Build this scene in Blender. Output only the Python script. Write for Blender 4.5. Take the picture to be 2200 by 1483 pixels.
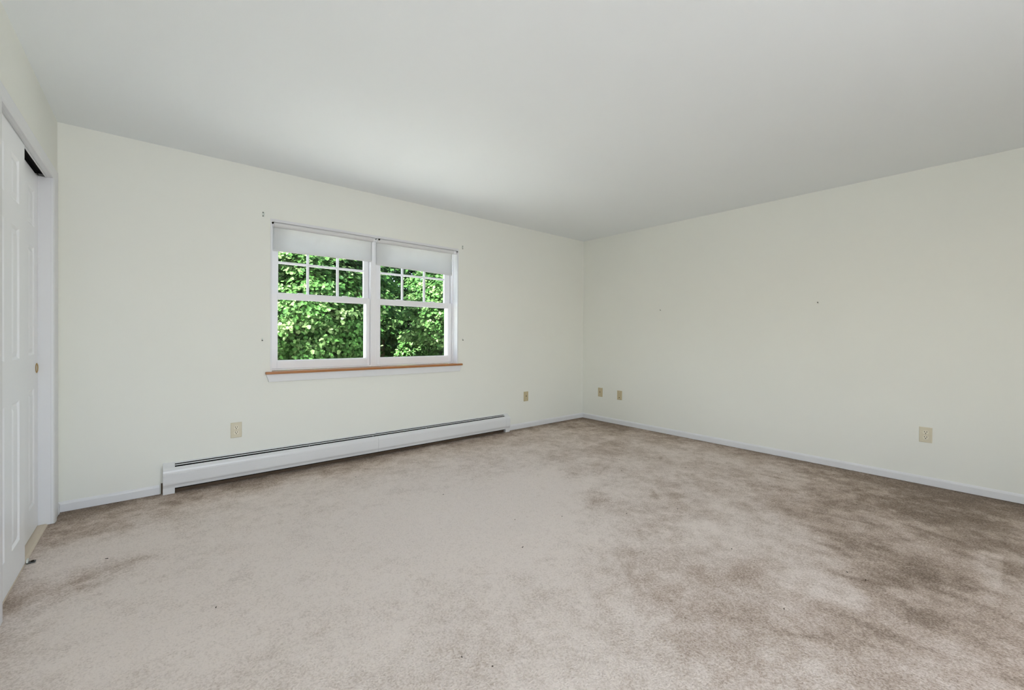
import bpy, bmesh, math, random
import numpy as np
from mathutils import Matrix, Vector

# ------------------------------------------------------------------ clear
for o in list(bpy.data.objects):
    bpy.data.objects.remove(o, do_unlink=True)
scn = bpy.context.scene
COL = scn.collection

# ------------------------------------------------------------------ camera
F_PX, CY_PX = 906.05, 727.67
YAW, ROLL, PITCH = math.radians(40.1422), math.radians(0.3845), math.radians(-0.3813)
CAM = Vector((-4.5371, -3.8479, 1.1263))
fw = Vector((math.sin(YAW) * math.cos(PITCH), math.cos(YAW) * math.cos(PITCH), math.sin(PITCH)))
rt = Vector((math.cos(YAW), -math.sin(YAW), 0))
up = rt.cross(fw)
R_ = rt * math.cos(ROLL) + up * math.sin(ROLL)
U_ = -rt * math.sin(ROLL) + up * math.cos(ROLL)
cam = bpy.data.cameras.new('camera')
cam.sensor_fit = 'HORIZONTAL'
cam.sensor_width = 36.0
cam.lens = F_PX / 2200 * 36.0
cam.shift_y = -(741.5 - CY_PX) / 2200
cam.clip_start = 0.02
cam.clip_end = 200
cam_ob = bpy.data.objects.new('camera', cam)
m = Matrix.Identity(4)
for i in range(3):
    m[i][0], m[i][1], m[i][2], m[i][3] = R_[i], U_[i], -fw[i], CAM[i]
cam_ob.matrix_world = m
COL.objects.link(cam_ob)
scn.camera = cam_ob

# ------------------------------------------------------------------ world, sun, rear fill light, exposure
world = bpy.data.worlds.new('sky')
scn.world = world
world.use_nodes = True
wn = world.node_tree.nodes
wl = world.node_tree.links
wn.clear()
w_out = wn.new('ShaderNodeOutputWorld')
w_bg = wn.new('ShaderNodeBackground')
w_sky = wn.new('ShaderNodeTexSky')
w_sky.sky_type = 'NISHITA'
w_sky.sun_disc = False
w_sky.sun_elevation = math.radians(48)
w_sky.sun_rotation = math.radians(245)
w_sky.altitude = 100
w_sky.air_density = 1.0
w_sky.dust_density = 3.0
w_bg.inputs['Strength'].default_value = 0.84
wl.new(w_sky.outputs['Color'], w_bg.inputs['Color'])
wl.new(w_bg.outputs['Background'], w_out.inputs['Surface'])

def add_light(name, kind, loc, direction, energy, color=(1, 1, 1), size=(1, 1), angle=0.0):
    l = bpy.data.lights.new(name, kind)
    l.energy = energy
    l.color = color
    if kind == 'AREA':
        l.shape = 'RECTANGLE'
        l.size, l.size_y = size
    if kind == 'SUN':
        l.angle = angle
    o = bpy.data.objects.new(name, l)
    o.location = loc
    o.rotation_euler = Vector(direction).to_track_quat('-Z', 'Y').to_euler()
    COL.objects.link(o)
    return o

add_light('sun', 'SUN', (-8, -4, 9), (0.68, 0.17, -0.74), 60.0, (0.985, 0.99, 0.975), angle=math.radians(1.5))
# area light added behind the camera to brighten the room
add_light('rear_fill_light', 'AREA', (-3.90, -5.93, 1.42), (-0.30, 1, 0.36), 63.5, (0.952, 0.980, 1.025), (2.1, 1.5))

vs = scn.view_settings
vs.view_transform = 'Standard'
vs.look = 'None'
vs.exposure = 0.09
vs.gamma = 1.0
vs.use_curve_mapping = False
scn.cycles.diffuse_bounces = 8
scn.cycles.transparent_max_bounces = 16

# ------------------------------------------------------------------ helpers
def srgb(r, g, b):
    f = lambda c: (c / 255 / 12.92) if c <= 10 else ((c / 255 + 0.055) / 1.055) ** 2.4
    return (f(r), f(g), f(b), 1.0)

def new_mat(name, color, rough=0.5, metal=0.0, spec=0.5):
    m = bpy.data.materials.new(name)
    m.use_nodes = True
    b = m.node_tree.nodes['Principled BSDF']
    b.inputs['Base Color'].default_value = color
    b.inputs['Roughness'].default_value = rough
    b.inputs['Metallic'].default_value = metal
    b.inputs['Specular IOR Level'].default_value = spec
    return m

def mat_noise(m, c1, c2, scale=8.0, bump=0.0, bump_scale=200.0, bump_dist=0.001, detail=4.0, stretch=None):
    nt = m.node_tree
    b = nt.nodes['Principled BSDF']
    tc = nt.nodes.new('ShaderNodeTexCoord')
    vec = tc.outputs['Object']
    if stretch:
        mp = nt.nodes.new('ShaderNodeMapping')
        mp.inputs['Scale'].default_value = stretch
        nt.links.new(vec, mp.inputs['Vector'])
        vec = mp.outputs['Vector']
    n = nt.nodes.new('ShaderNodeTexNoise')
    n.inputs['Scale'].default_value = scale
    n.inputs['Detail'].default_value = detail
    nt.links.new(vec, n.inputs['Vector'])
    mix = nt.nodes.new('ShaderNodeMix')
    mix.data_type = 'RGBA'
    mix.inputs['A'].default_value = c1
    mix.inputs['B'].default_value = c2
    nt.links.new(n.outputs['Fac'], mix.inputs['Factor'])
    nt.links.new(mix.outputs['Result'], b.inputs['Base Color'])
    if bump > 0:
        n2 = nt.nodes.new('ShaderNodeTexNoise')
        n2.inputs['Scale'].default_value = bump_scale
        n2.inputs['Detail'].default_value = 3
        nt.links.new(vec, n2.inputs['Vector'])
        bp = nt.nodes.new('ShaderNodeBump')
        bp.inputs['Strength'].default_value = bump
        bp.inputs['Distance'].default_value = bump_dist
        nt.links.new(n2.outputs['Fac'], bp.inputs['Height'])
        nt.links.new(bp.outputs['Normal'], b.inputs['Normal'])
    return m

def box(bm, x0, x1, y0, y1, z0, z1):
    v = [bm.verts.new(p) for p in ((x0, y0, z0), (x1, y0, z0), (x1, y1, z0), (x0, y1, z0),
                                   (x0, y0, z1), (x1, y0, z1), (x1, y1, z1), (x0, y1, z1))]
    for f in ((0, 3, 2, 1), (4, 5, 6, 7), (0, 1, 5, 4), (1, 2, 6, 5), (2, 3, 7, 6), (3, 0, 4, 7)):
        bm.faces.new([v[i] for i in f])

def prism(bm, pts, axis, a0, a1, closed=True):
    """extrude a 2-D outline along an axis: 'x' -> pts are (y,z); 'y' -> (x,z); 'z' -> (x,y)"""
    def mk(p, a):
        return {'x': (a, p[0], p[1]), 'y': (p[0], a, p[1]), 'z': (p[0], p[1], a)}[axis]
    A = [bm.verts.new(mk(p, a0)) for p in pts]
    B = [bm.verts.new(mk(p, a1)) for p in pts]
    n = len(pts)
    for i in range(n if closed else n - 1):
        j = (i + 1) % n
        bm.faces.new((A[i], A[j], B[j], B[i]))
    if closed:
        bm.faces.new(A[::-1])
        bm.faces.new(B)

def cyl(bm, p0, p1, r0, r1=None, seg=16, cap=True):
    r1 = r0 if r1 is None else r1
    p0, p1 = Vector(p0), Vector(p1)
    d = (p1 - p0).normalized()
    a = d.orthogonal().normalized()
    b = d.cross(a)
    A, B = [], []
    for i in range(seg):
        t = 2 * math.pi * i / seg
        o = a * math.cos(t) + b * math.sin(t)
        A.append(bm.verts.new(p0 + o * r0))
        B.append(bm.verts.new(p1 + o * r1))
    for i in range(seg):
        j = (i + 1) % seg
        bm.faces.new((A[i], A[j], B[j], B[i]))
    if cap:
        bm.faces.new(A[::-1])
        bm.faces.new(B)

def obj(name, bm, mat, parent=None, bevel=0.0, smooth=False, seg=2):
    if bevel > 0:
        bmesh.ops.bevel(bm, geom=list(bm.edges), offset=bevel, segments=seg, profile=0.5,
                        affect='EDGES', clamp_overlap=True)
    bmesh.ops.recalc_face_normals(bm, faces=bm.faces)
    org = Vector(parent['_org']) if parent is not None and '_org' in parent else Vector((0, 0, 0))
    me = bpy.data.meshes.new(name)
    # a top-level mesh gets its origin at its base centre
    if parent is None:
        lo = Vector((min(v.co.x for v in bm.verts), min(v.co.y for v in bm.verts), min(v.co.z for v in bm.verts)))
        hi = Vector((max(v.co.x for v in bm.verts), max(v.co.y for v in bm.verts), max(v.co.z for v in bm.verts)))
        org = Vector(((lo.x + hi.x) / 2, (lo.y + hi.y) / 2, lo.z))
    bmesh.ops.translate(bm, verts=bm.verts, vec=-org)
    bm.to_mesh(me)
    bm.free()
    me.materials.append(mat)
    if smooth:
        for p in me.polygons:
            p.use_smooth = True
    o = bpy.data.objects.new(name, me)
    COL.objects.link(o)
    if parent is not None:
        o.parent = parent
        o['_org'] = tuple(org)
    else:
        o.location = org
        o['_org'] = tuple(org)
    return o

def thing(name, loc, label, cat, group=None, kind=None):
    o = bpy.data.objects.new(name, None)
    o.empty_display_size = 0.05
    o.location = loc
    COL.objects.link(o)
    o['_org'] = tuple(loc)
    return tag(o, label, cat, group, kind)

def tag(o, label, cat, group=None, kind=None):
    o['label'] = label
    if cat:
        o['category'] = cat
    if group:
        o['group'] = group
    if kind:
        o['kind'] = kind
    return o

def struct(name, bm, mat, label, cat, bevel=0.0):
    return tag(obj(name, bm, mat, None, bevel), label, cat, kind='structure')

NB = bmesh.new

# ------------------------------------------------------------------ materials
M = {}
M['wall'] = mat_noise(new_mat('wall paint', srgb(238, 237, 224), 0.6, spec=0.25),
                      srgb(231, 232, 225), srgb(234, 235, 228), 1.6, 0.25, 260, 0.0006)
M['ceiling'] = mat_noise(new_mat('ceiling paint', srgb(236, 236, 232), 0.75, spec=0.15),
                         srgb(238, 242, 244), srgb(240, 244, 246), 1.2, 0.3, 220, 0.0008)
M['trim'] = mat_noise(new_mat('white trim paint', srgb(236, 237, 240), 0.35, spec=0.4),
                      srgb(222, 223, 225), srgb(227, 228, 230), 6, 0.05, 90, 0.0005)
M['door'] = mat_noise(new_mat('white door paint', srgb(232, 235, 238), 0.35, spec=0.4),
                      srgb(238, 240, 243), srgb(243, 244, 246), 3, 0.08, 160, 0.0004)
M['vinyl'] = mat_noise(new_mat('white vinyl', srgb(238, 238, 241), 0.3, spec=0.5),
                       srgb(236, 236, 240), srgb(241, 241, 243), 5, 0.02, 60, 0.0004)
M['shade'] = mat_noise(new_mat('shade fabric', srgb(232, 232, 233), 0.55, spec=0.3),
                       srgb(215, 215, 216), srgb(221, 221, 221), 7, 0.1, 700, 0.0004)
M['oak'] = mat_noise(new_mat('varnished oak', srgb(184, 124, 70), 0.3, spec=0.5),
                     srgb(148, 94, 50), srgb(180, 124, 72), 14, 0.05, 90, 0.0006, 6, (0.6, 12, 12))
M['enamel'] = mat_noise(new_mat('heater enamel', srgb(222, 223, 224), 0.3, spec=0.5),
                        srgb(220, 221, 222), srgb(226, 227, 228), 4, 0.03, 70, 0.0005)
M['dark'] = mat_noise(new_mat('dark interior', srgb(22, 22, 22), 0.8, spec=0.1), srgb(16, 16, 16), srgb(30, 29, 28), 20)
M['gap_shadow'] = mat_noise(new_mat('brown gap shadow', srgb(92, 78, 64), 0.9, spec=0.1), srgb(74, 62, 50), srgb(108, 92, 78), 14)  # paints the shade under and beside the heater
M['steel'] = mat_noise(new_mat('dull steel', srgb(120, 120, 118), 0.45, 1.0), srgb(96, 96, 94), srgb(130, 130, 128), 30)
M['ivory'] = mat_noise(new_mat('ivory plastic', srgb(216, 208, 186), 0.35, spec=0.5),
                       srgb(213, 205, 182), srgb(219, 212, 190), 12)
M['tan_plate'] = mat_noise(new_mat('tan plastic', srgb(194, 180, 146), 0.35, spec=0.5),
                           srgb(190, 176, 142), srgb(198, 185, 152), 12)
M['ivory_light'] = mat_noise(new_mat('light ivory plastic', srgb(228, 222, 202), 0.35, spec=0.5),
                             srgb(226, 220, 200), srgb(231, 225, 206), 12)
M['hole'] = mat_noise(new_mat('dark slot', srgb(40, 36, 28), 0.7, spec=0.1), srgb(34, 30, 24), srgb(48, 43, 34), 40)
M['brass'] = mat_noise(new_mat('brass', srgb(190, 150, 66), 0.28, 1.0), srgb(176, 136, 54), srgb(202, 164, 82), 25)
M['screw'] = mat_noise(new_mat('grey screw', srgb(84, 86, 82), 0.45, 0.7), srgb(70, 72, 70), srgb(98, 100, 96), 60)
M['clear_plastic'] = mat_noise(new_mat('pale plastic', srgb(214, 220, 212), 0.3), srgb(206, 214, 204), srgb(222, 226, 220), 40)
M['threshold'] = mat_noise(new_mat('tan threshold', srgb(206, 192, 172), 0.55), srgb(200, 185, 164), srgb(214, 201, 183), 18,
                           0.1, 120, 0.0006, 5, (12, 0.8, 1))
M['bark'] = mat_noise(new_mat('bark', srgb(84, 74, 62), 0.9, spec=0.1), srgb(58, 50, 42), srgb(104, 94, 82), 9, 0.8, 24, 0.01, 6, (4, 4, 0.6))
M['ground'] = mat_noise(new_mat('forest ground', srgb(60, 62, 36), 0.95, spec=0.1), srgb(44, 46, 26), srgb(76, 76, 46), 6, 0.4, 60, 0.01)
M['bounce_slab'] = mat_noise(new_mat('pale concrete', srgb(226, 222, 214), 0.9, spec=0.1), srgb(220, 216, 207), srgb(232, 229, 222), 5, 0.2, 80, 0.004)
M['siding'] = mat_noise(new_mat('siding', srgb(220, 220, 214), 0.6), srgb(216, 216, 210), srgb(224, 224, 219), 3)
M['lint'] = mat_noise(new_mat('dark lint', srgb(60, 52, 44), 0.9, spec=0.1), srgb(44, 38, 32), srgb(80, 70, 60), 60)

# glass: mostly clear with a fresnel reflection
g = bpy.data.materials.new('window glass')
g.use_nodes = True
nt = g.node_tree
nt.nodes.clear()
o_ = nt.nodes.new('ShaderNodeOutputMaterial')
mx = nt.nodes.new('ShaderNodeMixShader')
tr = nt.nodes.new('ShaderNodeBsdfTransparent')
tr.inputs['Color'].default_value = (0.95, 0.97, 0.955, 1)
gl = nt.nodes.new('ShaderNodeBsdfGlossy')
gl.inputs['Roughness'].default_value = 0.02
fr = nt.nodes.new('ShaderNodeFresnel')
fr.inputs['IOR'].default_value = 1.45
sc_ = nt.nodes.new('ShaderNodeMath')
sc_.operation = 'MULTIPLY'
sc_.inputs[1].default_value = 0.35
nt.links.new(fr.outputs['Fac'], sc_.inputs[0])
nt.links.new(sc_.outputs[0], mx.inputs['Fac'])
nt.links.new(tr.outputs[0], mx.inputs[1])
nt.links.new(gl.outputs[0], mx.inputs[2])
nt.links.new(mx.outputs[0], o_.inputs['Surface'])
M['glass'] = g

def leaf_material(name, dark, mid, light):
    m = bpy.data.materials.new(name)
    m.use_nodes = True
    nt = m.node_tree
    b = nt.nodes['Principled BSDF']
    at = nt.nodes.new('ShaderNodeAttribute')
    at.attribute_name = 'tint'
    rp = nt.nodes.new('ShaderNodeValToRGB')
    rp.color_ramp.elements[0].color = dark
    rp.color_ramp.elements[1].color = light
    e = rp.color_ramp.elements.new(0.55)
    e.color = mid
    nt.links.new(at.outputs['Fac'], rp.inputs['Fac'])
    nt.links.new(rp.outputs['Color'], b.inputs['Base Color'])
    b.inputs['Roughness'].default_value = 0.5
    b.inputs['Specular IOR Level'].default_value = 0.08
    t = nt.nodes.new('ShaderNodeBsdfTranslucent')
    nt.links.new(rp.outputs['Color'], t.inputs['Color'])
    mix = nt.nodes.new('ShaderNodeMixShader')
    mix.inputs['Fac'].default_value = 0.35
    nt.links.new(b.outputs[0], mix.inputs[1])
    nt.links.new(t.outputs[0], mix.inputs[2])
    nt.links.new(mix.outputs[0], nt.nodes['Material Output'].inputs['Surface'])
    return m
M['leaf'] = leaf_material('maple leaves', srgb(29, 55, 23), srgb(60, 95, 45), srgb(118, 141, 93))
M['leaf_deep'] = leaf_material('deep green leaves', srgb(26, 51, 22), srgb(50, 82, 39), srgb(94, 118, 72))

# ------------------------------------------------------------------ room dimensions
W, H = 5.01, 2.44
YB = -5.80                       # rear wall, behind the camera
WX0, WX1, WZ0, WZ1 = -3.837, -2.052, 0.823, 2.056    # window opening in the far wall
TH = 0.20                        # outer wall thickness
# closet opening in the left wall
CY0, CY1, CZ = -1.306, -0.212, 2.034
XC = -4.994                      # casing face

# ------------------------------------------------------------------ floor with carpet
def value_noise(px, py, cell, seed):
    rs = np.random.RandomState(seed)
    tab = rs.rand(256, 256)
    x, y = px / cell, py / cell
    xi, yi = np.floor(x).astype(int), np.floor(y).astype(int)
    fx, fy = x - xi, y - yi
    fx, fy = fx * fx * (3 - 2 * fx), fy * fy * (3 - 2 * fy)
    g = lambda i, j: tab[(xi + i) % 256, (yi + j) % 256]
    return (g(0, 0) * (1 - fx) + g(1, 0) * fx) * (1 - fy) + (g(0, 1) * (1 - fx) + g(1, 1) * fx) * fy

def fbm(px, py, cell, seed, octv=4, gain=0.5):
    s, a, t = 0, 1.0, 0
    for k in range(octv):
        s = s + a * value_noise(px + 7.3 * k, py - 3.1 * k, cell / 2 ** k, seed + k)
        t += a
        a *= gain
    return s / t

FX0, FX1, FY0, FY1 = -5.25, 0.0, YB, 0.0
NXg, NYg = 420, 464
gx, gy = np.meshgrid(np.linspace(FX0, FX1, NXg), np.linspace(FY0, FY1, NYg), indexing='ij')
wx = gx + 0.22 * (fbm(gx, gy, 0.45, 11) - 0.5) + 0.08 * (fbm(gx, gy, 0.12, 17) - 0.5)
wy = gy + 0.22 * (fbm(gx, gy, 0.45, 23) - 0.5) + 0.08 * (fbm(gx, gy, 0.12, 29) - 0.5)
n1, n2, n3, n4 = fbm(gx, gy, 0.60, 3, 3), fbm(gx, gy, 0.17, 5, 3), fbm(gx, gy, 0.06, 7, 2), fbm(gx, gy, 0.028, 9, 1)
blot = np.clip((0.40 * n1 + 0.34 * n2 + 0.26 * n3 - 0.36) * 3.6, 0, 1.25)     # blotchy mask, 0..1
soil_and_light = 0.165 + 0.22 * (n1 - 0.5) + 0.20 * (n2 - 0.5) + 0.20 * (n3 - 0.5) + 0.10 * (n4 - 0.5)
# soiling along the walls (grime drawn to the edges)
soil_and_light += 0.30 * np.exp(-np.clip(-wx, 0, 9) / 0.20) + 0.26 * np.exp(-np.clip(-wx, 0, 9) / 0.95) * (0.55 + 0.6 * blot)
soil_and_light += 0.60 * np.exp(-np.clip(-wy, 0, 9) / 0.22) * (0.70 + 0.4 * blot)
soil_and_light += 0.20 * np.exp(-np.clip(wx + 5.0, 0, 9) / 0.12)
soil_and_light += 0.27 * np.clip((-gy - 2.0) / 1.4, 0, 1) * np.clip((gx + 3.8) / 1.5, 0, 1) * (0.70 + 0.4 * blot)  # near-right soiling, deepened to paint in the light falloff there
SPOTS = [  # x, y, rx, ry, angle, strength : traffic stains and smudges
    (-4.86, -1.18, 0.20, 0.075, 20, 0.75), (-4.70, -1.08, 0.14, 0.05, 20, 0.25), (-4.84, -0.46, 0.26, 0.13, 10, 0.55),
    (-4.55, -0.30, 0.40, 0.10, 6, 0.30), (-3.9, -0.22, 0.6, 0.10, 0, 0.22),
    (-1.70, -1.44, 0.30, 0.22, 30, 0.34), (-2.14, -2.03, 0.24, 0.10, 40, 0.34), (-1.95, -2.42, 0.40, 0.14, 35, 0.38),
    (-1.40, -2.20, 0.55, 0.28, 50, 0.26), (-0.85, -1.15, 0.45, 0.30, 60, 0.24), (-0.45, -0.45, 0.45, 0.35, 0, 0.30),
    (-0.75, -2.90, 0.55, 0.35, 70, 0.30), (-0.75, -3.55, 0.50, 0.45, 40, 0.42), (-1.75, -3.55, 0.30, 0.12, 80, 0.42),
    (-1.60, -3.25, 0.35, 0.08, 60, 0.30), (-2.10, -3.55, 0.18, 0.10, 30, 0.28), (-2.45, -3.06, 0.14, 0.07, 60, 0.32),
    (-2.42, -3.41, 0.14, 0.05, 70, 0.28), (-2.27, -3.78, 0.26, 0.07, 60, 0.34), (-2.73, -2.72, 0.22, 0.09, 40, 0.26),
    (-2.42, -2.50, 0.20, 0.06, 30, 0.22), (-3.0, -2.1, 0.16, 0.06, 50, 0.14), (-1.3, -3.9, 0.5, 0.3, 0, 0.25),
    (-3.60, -2.55, 0.16, 0.05, 55, 0.12), (-4.30, -1.55, 0.26, 0.06, 20, 0.12), (-3.2, -1.45, 0.3, 0.06, 15, 0.08),
    # worn pale patches; the pale centre partly paints in window light
    (-2.50, -1.60, 0.60, 0.40, 20, -0.26), (-3.40, -1.40, 0.9, 0.7, 0, -0.16), (-3.3, -2.2, 0.6, 0.4, 30, -0.12),
    (-2.15, -2.75, 0.35, 0.14, 50, -0.22), (-4.70, -0.82, 0.25, 0.10, 10, -0.20), (-2.3, -3.25, 0.22, 0.2, 0, -0.18),
    (-4.5, -1.75, 0.4, 0.3, 0, -0.12),
]
for (sx, sy, rx, ry, an, st) in SPOTS:
    a = math.radians(an)
    dx, dy = wx - sx, wy - sy
    u, v = (dx * math.cos(a) + dy * math.sin(a)) / rx, (-dx * math.sin(a) + dy * math.cos(a)) / ry
    q = np.exp(-(u * u + v * v) * 0.9)
    if st > 0:
        q = q * (0.30 + 0.75 * blot) * (0.80 if sx < -4.3 else 0.52)
    soil_and_light += st * q
# a straight-edged patch where something stood and the pile was combed
patch = (np.clip((-1.15 - gx) / 0.02, 0, 1) * np.clip((gx + 1.98) / 0.50, 0, 1)
         * np.clip((gy + 3.83) / 0.014, 0, 1) * np.clip((-3.70 - gy) / 0.07, 0, 1))
comb = value_noise(gy + 50, gx * 0.05 + 50, 0.022, 77)
soil_and_light -= patch * (0.16 + 0.26 * comb)
# thin dark creases where furniture feet dragged the pile
for (cx_, cy_, L_, an, st) in ((-2.02, -3.40, 0.10, 115, 0.30), (-1.25, -3.15, 0.16, 100, 0.22), (-1.80, -2.20, 0.12, 40, 0.22), (-0.95, -1.75, 0.10, 30, 0.22),
                               (-1.62, -1.62, 0.14, 20, 0.20), (-0.72, -2.60, 0.16, 95, 0.24), (-2.66, -3.36, 0.10, 120, 0.22), (-1.10, -3.55, 0.18, 75, 0.20)):
    a = math.radians(an)
    dx, dy = gx - cx_ + 0.03 * (n2 - 0.5), gy - cy_ + 0.03 * (n3 - 0.5)
    u, v = (dx * math.cos(a) + dy * math.sin(a)) / L_, (-dx * math.sin(a) + dy * math.cos(a)) / 0.016
    soil_and_light += st * np.exp(-(u * u + v * v))
soil_and_light = np.clip(soil_and_light, 0, 0.55) + 0.45 * (1 - np.exp(-np.clip(soil_and_light - 0.55, 0, 2) / 0.45))
height = 0.004 * (fbm(gx, gy, 0.30, 91, 3) - 0.5) + 0.003 * (fbm(gx, gy, 0.05, 95, 2) - 0.5)
height -= height.max()           # pile top sits at z = 0
verts = np.stack([gx, gy, height], -1).reshape(-1, 3)
idx = np.arange(NXg * NYg).reshape(NXg, NYg)
quads = np.stack([idx[:-1, :-1], idx[1:, :-1], idx[1:, 1:], idx[:-1, 1:]], -1).reshape(-1, 4)
fv, ff = verts.tolist(), quads.tolist()
nb = len(fv)
fv += [(FX0, FY0, -0.12), (FX1, FY0, -0.12), (FX1, FY1, -0.12), (FX0, FY1, -0.12)]
ff.append((nb + 3, nb + 2, nb + 1, nb))
me = bpy.data.meshes.new('floor')
me.from_pydata(fv, [], ff)
at = me.attributes.new('soil_and_light', 'FLOAT', 'POINT')
at.data.foreach_set('value', np.concatenate([soil_and_light.reshape(-1), np.zeros(4)]).astype(np.float32))
for p in me.polygons:
    p.use_smooth = True
cm = bpy.data.materials.new('beige carpet')
cm.use_nodes = True
nt = cm.node_tree
b = nt.nodes['Principled BSDF']
b.inputs['Roughness'].default_value = 0.95
b.inputs['Specular IOR Level'].default_value = 0.05
b.inputs['Sheen Weight'].default_value = 0.04
b.inputs['Sheen Roughness'].default_value = 0.6
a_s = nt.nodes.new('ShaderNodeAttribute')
a_s.attribute_name = 'soil_and_light'
tc = nt.nodes.new('ShaderNodeTexCoord')
n_t = nt.nodes.new('ShaderNodeTexNoise')       # single tufts
n_t.inputs['Scale'].default_value = 130
n_t.inputs['Detail'].default_value = 4
n_t.inputs['Roughness'].default_value = 0.65
n_m = nt.nodes.new('ShaderNodeTexNoise')       # clumps of pile
n_m.inputs['Scale'].default_value = 26
n_m.inputs['Detail'].default_value = 5
n_m.inputs['Roughness'].default_value = 0.7
for n in (n_t, n_m):
    nt.links.new(tc.outputs['Object'], n.inputs['Vector'])
def math_node(op, a=None, b_=None, va=0.0, vb=0.0):
    n = nt.nodes.new('ShaderNodeMath')
    n.operation = op
    n.inputs[0].default_value, n.inputs[1].default_value = va, vb
    if a is not None:
        nt.links.new(a, n.inputs[0])
    if b_ is not None:
        nt.links.new(b_, n.inputs[1])
    return n.outputs[0]
t1 = math_node('MULTIPLY_ADD', n_t.outputs['Fac'], None, vb=1.30)
nt.nodes[-1].inputs[2].default_value = -0.65
t2 = math_node('MULTIPLY_ADD', n_m.outputs['Fac'], None, vb=0.42)
nt.nodes[-1].inputs[2].default_value = -0.21
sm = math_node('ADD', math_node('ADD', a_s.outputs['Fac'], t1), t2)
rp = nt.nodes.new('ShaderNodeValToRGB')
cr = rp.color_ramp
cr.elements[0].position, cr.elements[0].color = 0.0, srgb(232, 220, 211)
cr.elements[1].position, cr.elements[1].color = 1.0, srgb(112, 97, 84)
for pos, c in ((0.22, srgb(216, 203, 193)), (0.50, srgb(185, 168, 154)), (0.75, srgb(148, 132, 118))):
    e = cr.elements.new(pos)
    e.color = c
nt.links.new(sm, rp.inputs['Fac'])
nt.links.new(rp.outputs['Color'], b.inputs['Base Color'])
bp = nt.nodes.new('ShaderNodeBump')
bp.inputs['Strength'].default_value = 1.0
bp.inputs['Distance'].default_value = 0.006
nt.links.new(n_t.outputs['Fac'], bp.inputs['Height'])
nt.links.new(bp.outputs['Normal'], b.inputs['Normal'])
me.materials.append(cm)
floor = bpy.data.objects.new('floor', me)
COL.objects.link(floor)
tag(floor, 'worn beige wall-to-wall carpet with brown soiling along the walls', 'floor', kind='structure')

# ------------------------------------------------------------------ ceiling, sun blocker and walls
bm = NB(); box(bm, -5.9, TH, YB - TH, TH, H, H + 0.12)
struct('ceiling', bm, M['ceiling'], 'plain white painted ceiling over the whole room', 'ceiling')
bm = NB(); box(bm, -6.3, TH + 0.4, YB - TH - 0.55, TH + 0.12, H + 0.121, H + 0.26)  # unseen slab added to keep sun out of the rear opening
struct('sun_blocker', bm, M['siding'], 'unseen flat slab with eaves added to block the sun', 'sun_blocker')

def wall_with_hole(bm, u0, u1, z0, z1, a0, a1, zb, zt, t0, t1, axis):
    """wall slab with one rectangular opening (a0..a1, zb..zt)"""
    segs = [(u0, a0, z0, z1), (a1, u1, z0, z1), (a0, a1, zt, z1)]
    if zb > z0:
        segs.append((a0, a1, z0, zb))
    for (p, q, za, zc) in segs:
        if axis == 'x':
            box(bm, p, q, t0, t1, za, zc)
        else:
            box(bm, t0, t1, p, q, za, zc)

bm = NB(); wall_with_hole(bm, -5.9, TH, -0.12, H, WX0, WX1, WZ0 - 0.018, WZ1, 0.0, TH, 'x')
struct('wall_front', bm, M['wall'], 'pale cream wall holding the double window above the heater', 'wall')
bm = NB(); box(bm, 0.0, TH, YB - TH, 0.0, -0.12, H)
struct('wall_right', bm, M['wall'], 'long blank pale cream wall on the right side', 'wall')
bm = NB(); wall_with_hole(bm, YB, 0.0, -0.12, H, CY0 - 0.018, CY1 + 0.018, -0.12, CZ + 0.018, -W - 0.105, -W, 'y')
struct('wall_left', bm, M['wall'], 'narrow pale cream wall around the sliding closet doors', 'wall')
RX0, RX1, RZ0, RZ1 = -4.95, -2.85, 0.67, 2.17
bm = NB(); wall_with_hole(bm, -5.9, 0.0, -0.12, H, RX0, RX1, RZ0, RZ1, YB - TH, YB, 'x')
struct('wall_back', bm, M['wall'], 'pale cream wall behind the viewpoint with an added window opening', 'wall')
# closet interior behind the doors
bm = NB()
box(bm, -5.9, -5.78, YB, 0.0, -0.12, H)
box(bm, -5.78, -5.25, YB, 0.0, -0.12, -0.01)
struct('wall_closet', bm, M['wall'], 'inner wall of the closet behind the sliding doors', 'wall')

# unseen rear window, added as an opening for the fill light: frame only
rw = thing('rear_fill_window', (-3.90, YB - 0.1, RZ0), 'unseen white framed window added behind the viewpoint for the fill light', 'window', kind='structure')
bm = NB()
box(bm, RX0, RX0 + 0.05, YB - 0.16, YB - 0.06, RZ0, RZ1); box(bm, RX1 - 0.05, RX1, YB - 0.16, YB - 0.06, RZ0, RZ1)
box(bm, RX0 + 0.05, RX1 - 0.05, YB - 0.16, YB - 0.06, RZ0, RZ0 + 0.05); box(bm, RX0 + 0.05, RX1 - 0.05, YB - 0.16, YB - 0.06, RZ1 - 0.05, RZ1)
obj('frame', bm, M['vinyl'], rw)
for i in (1,):
    xm = RX0 + (RX1 - RX0) * i / 2
    bm = NB(); box(bm, xm - 0.03, xm + 0.03, YB - 0.15, YB - 0.07, RZ0 + 0.05, RZ1 - 0.05)
    obj('mullion', bm, M['vinyl'], rw)

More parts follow.
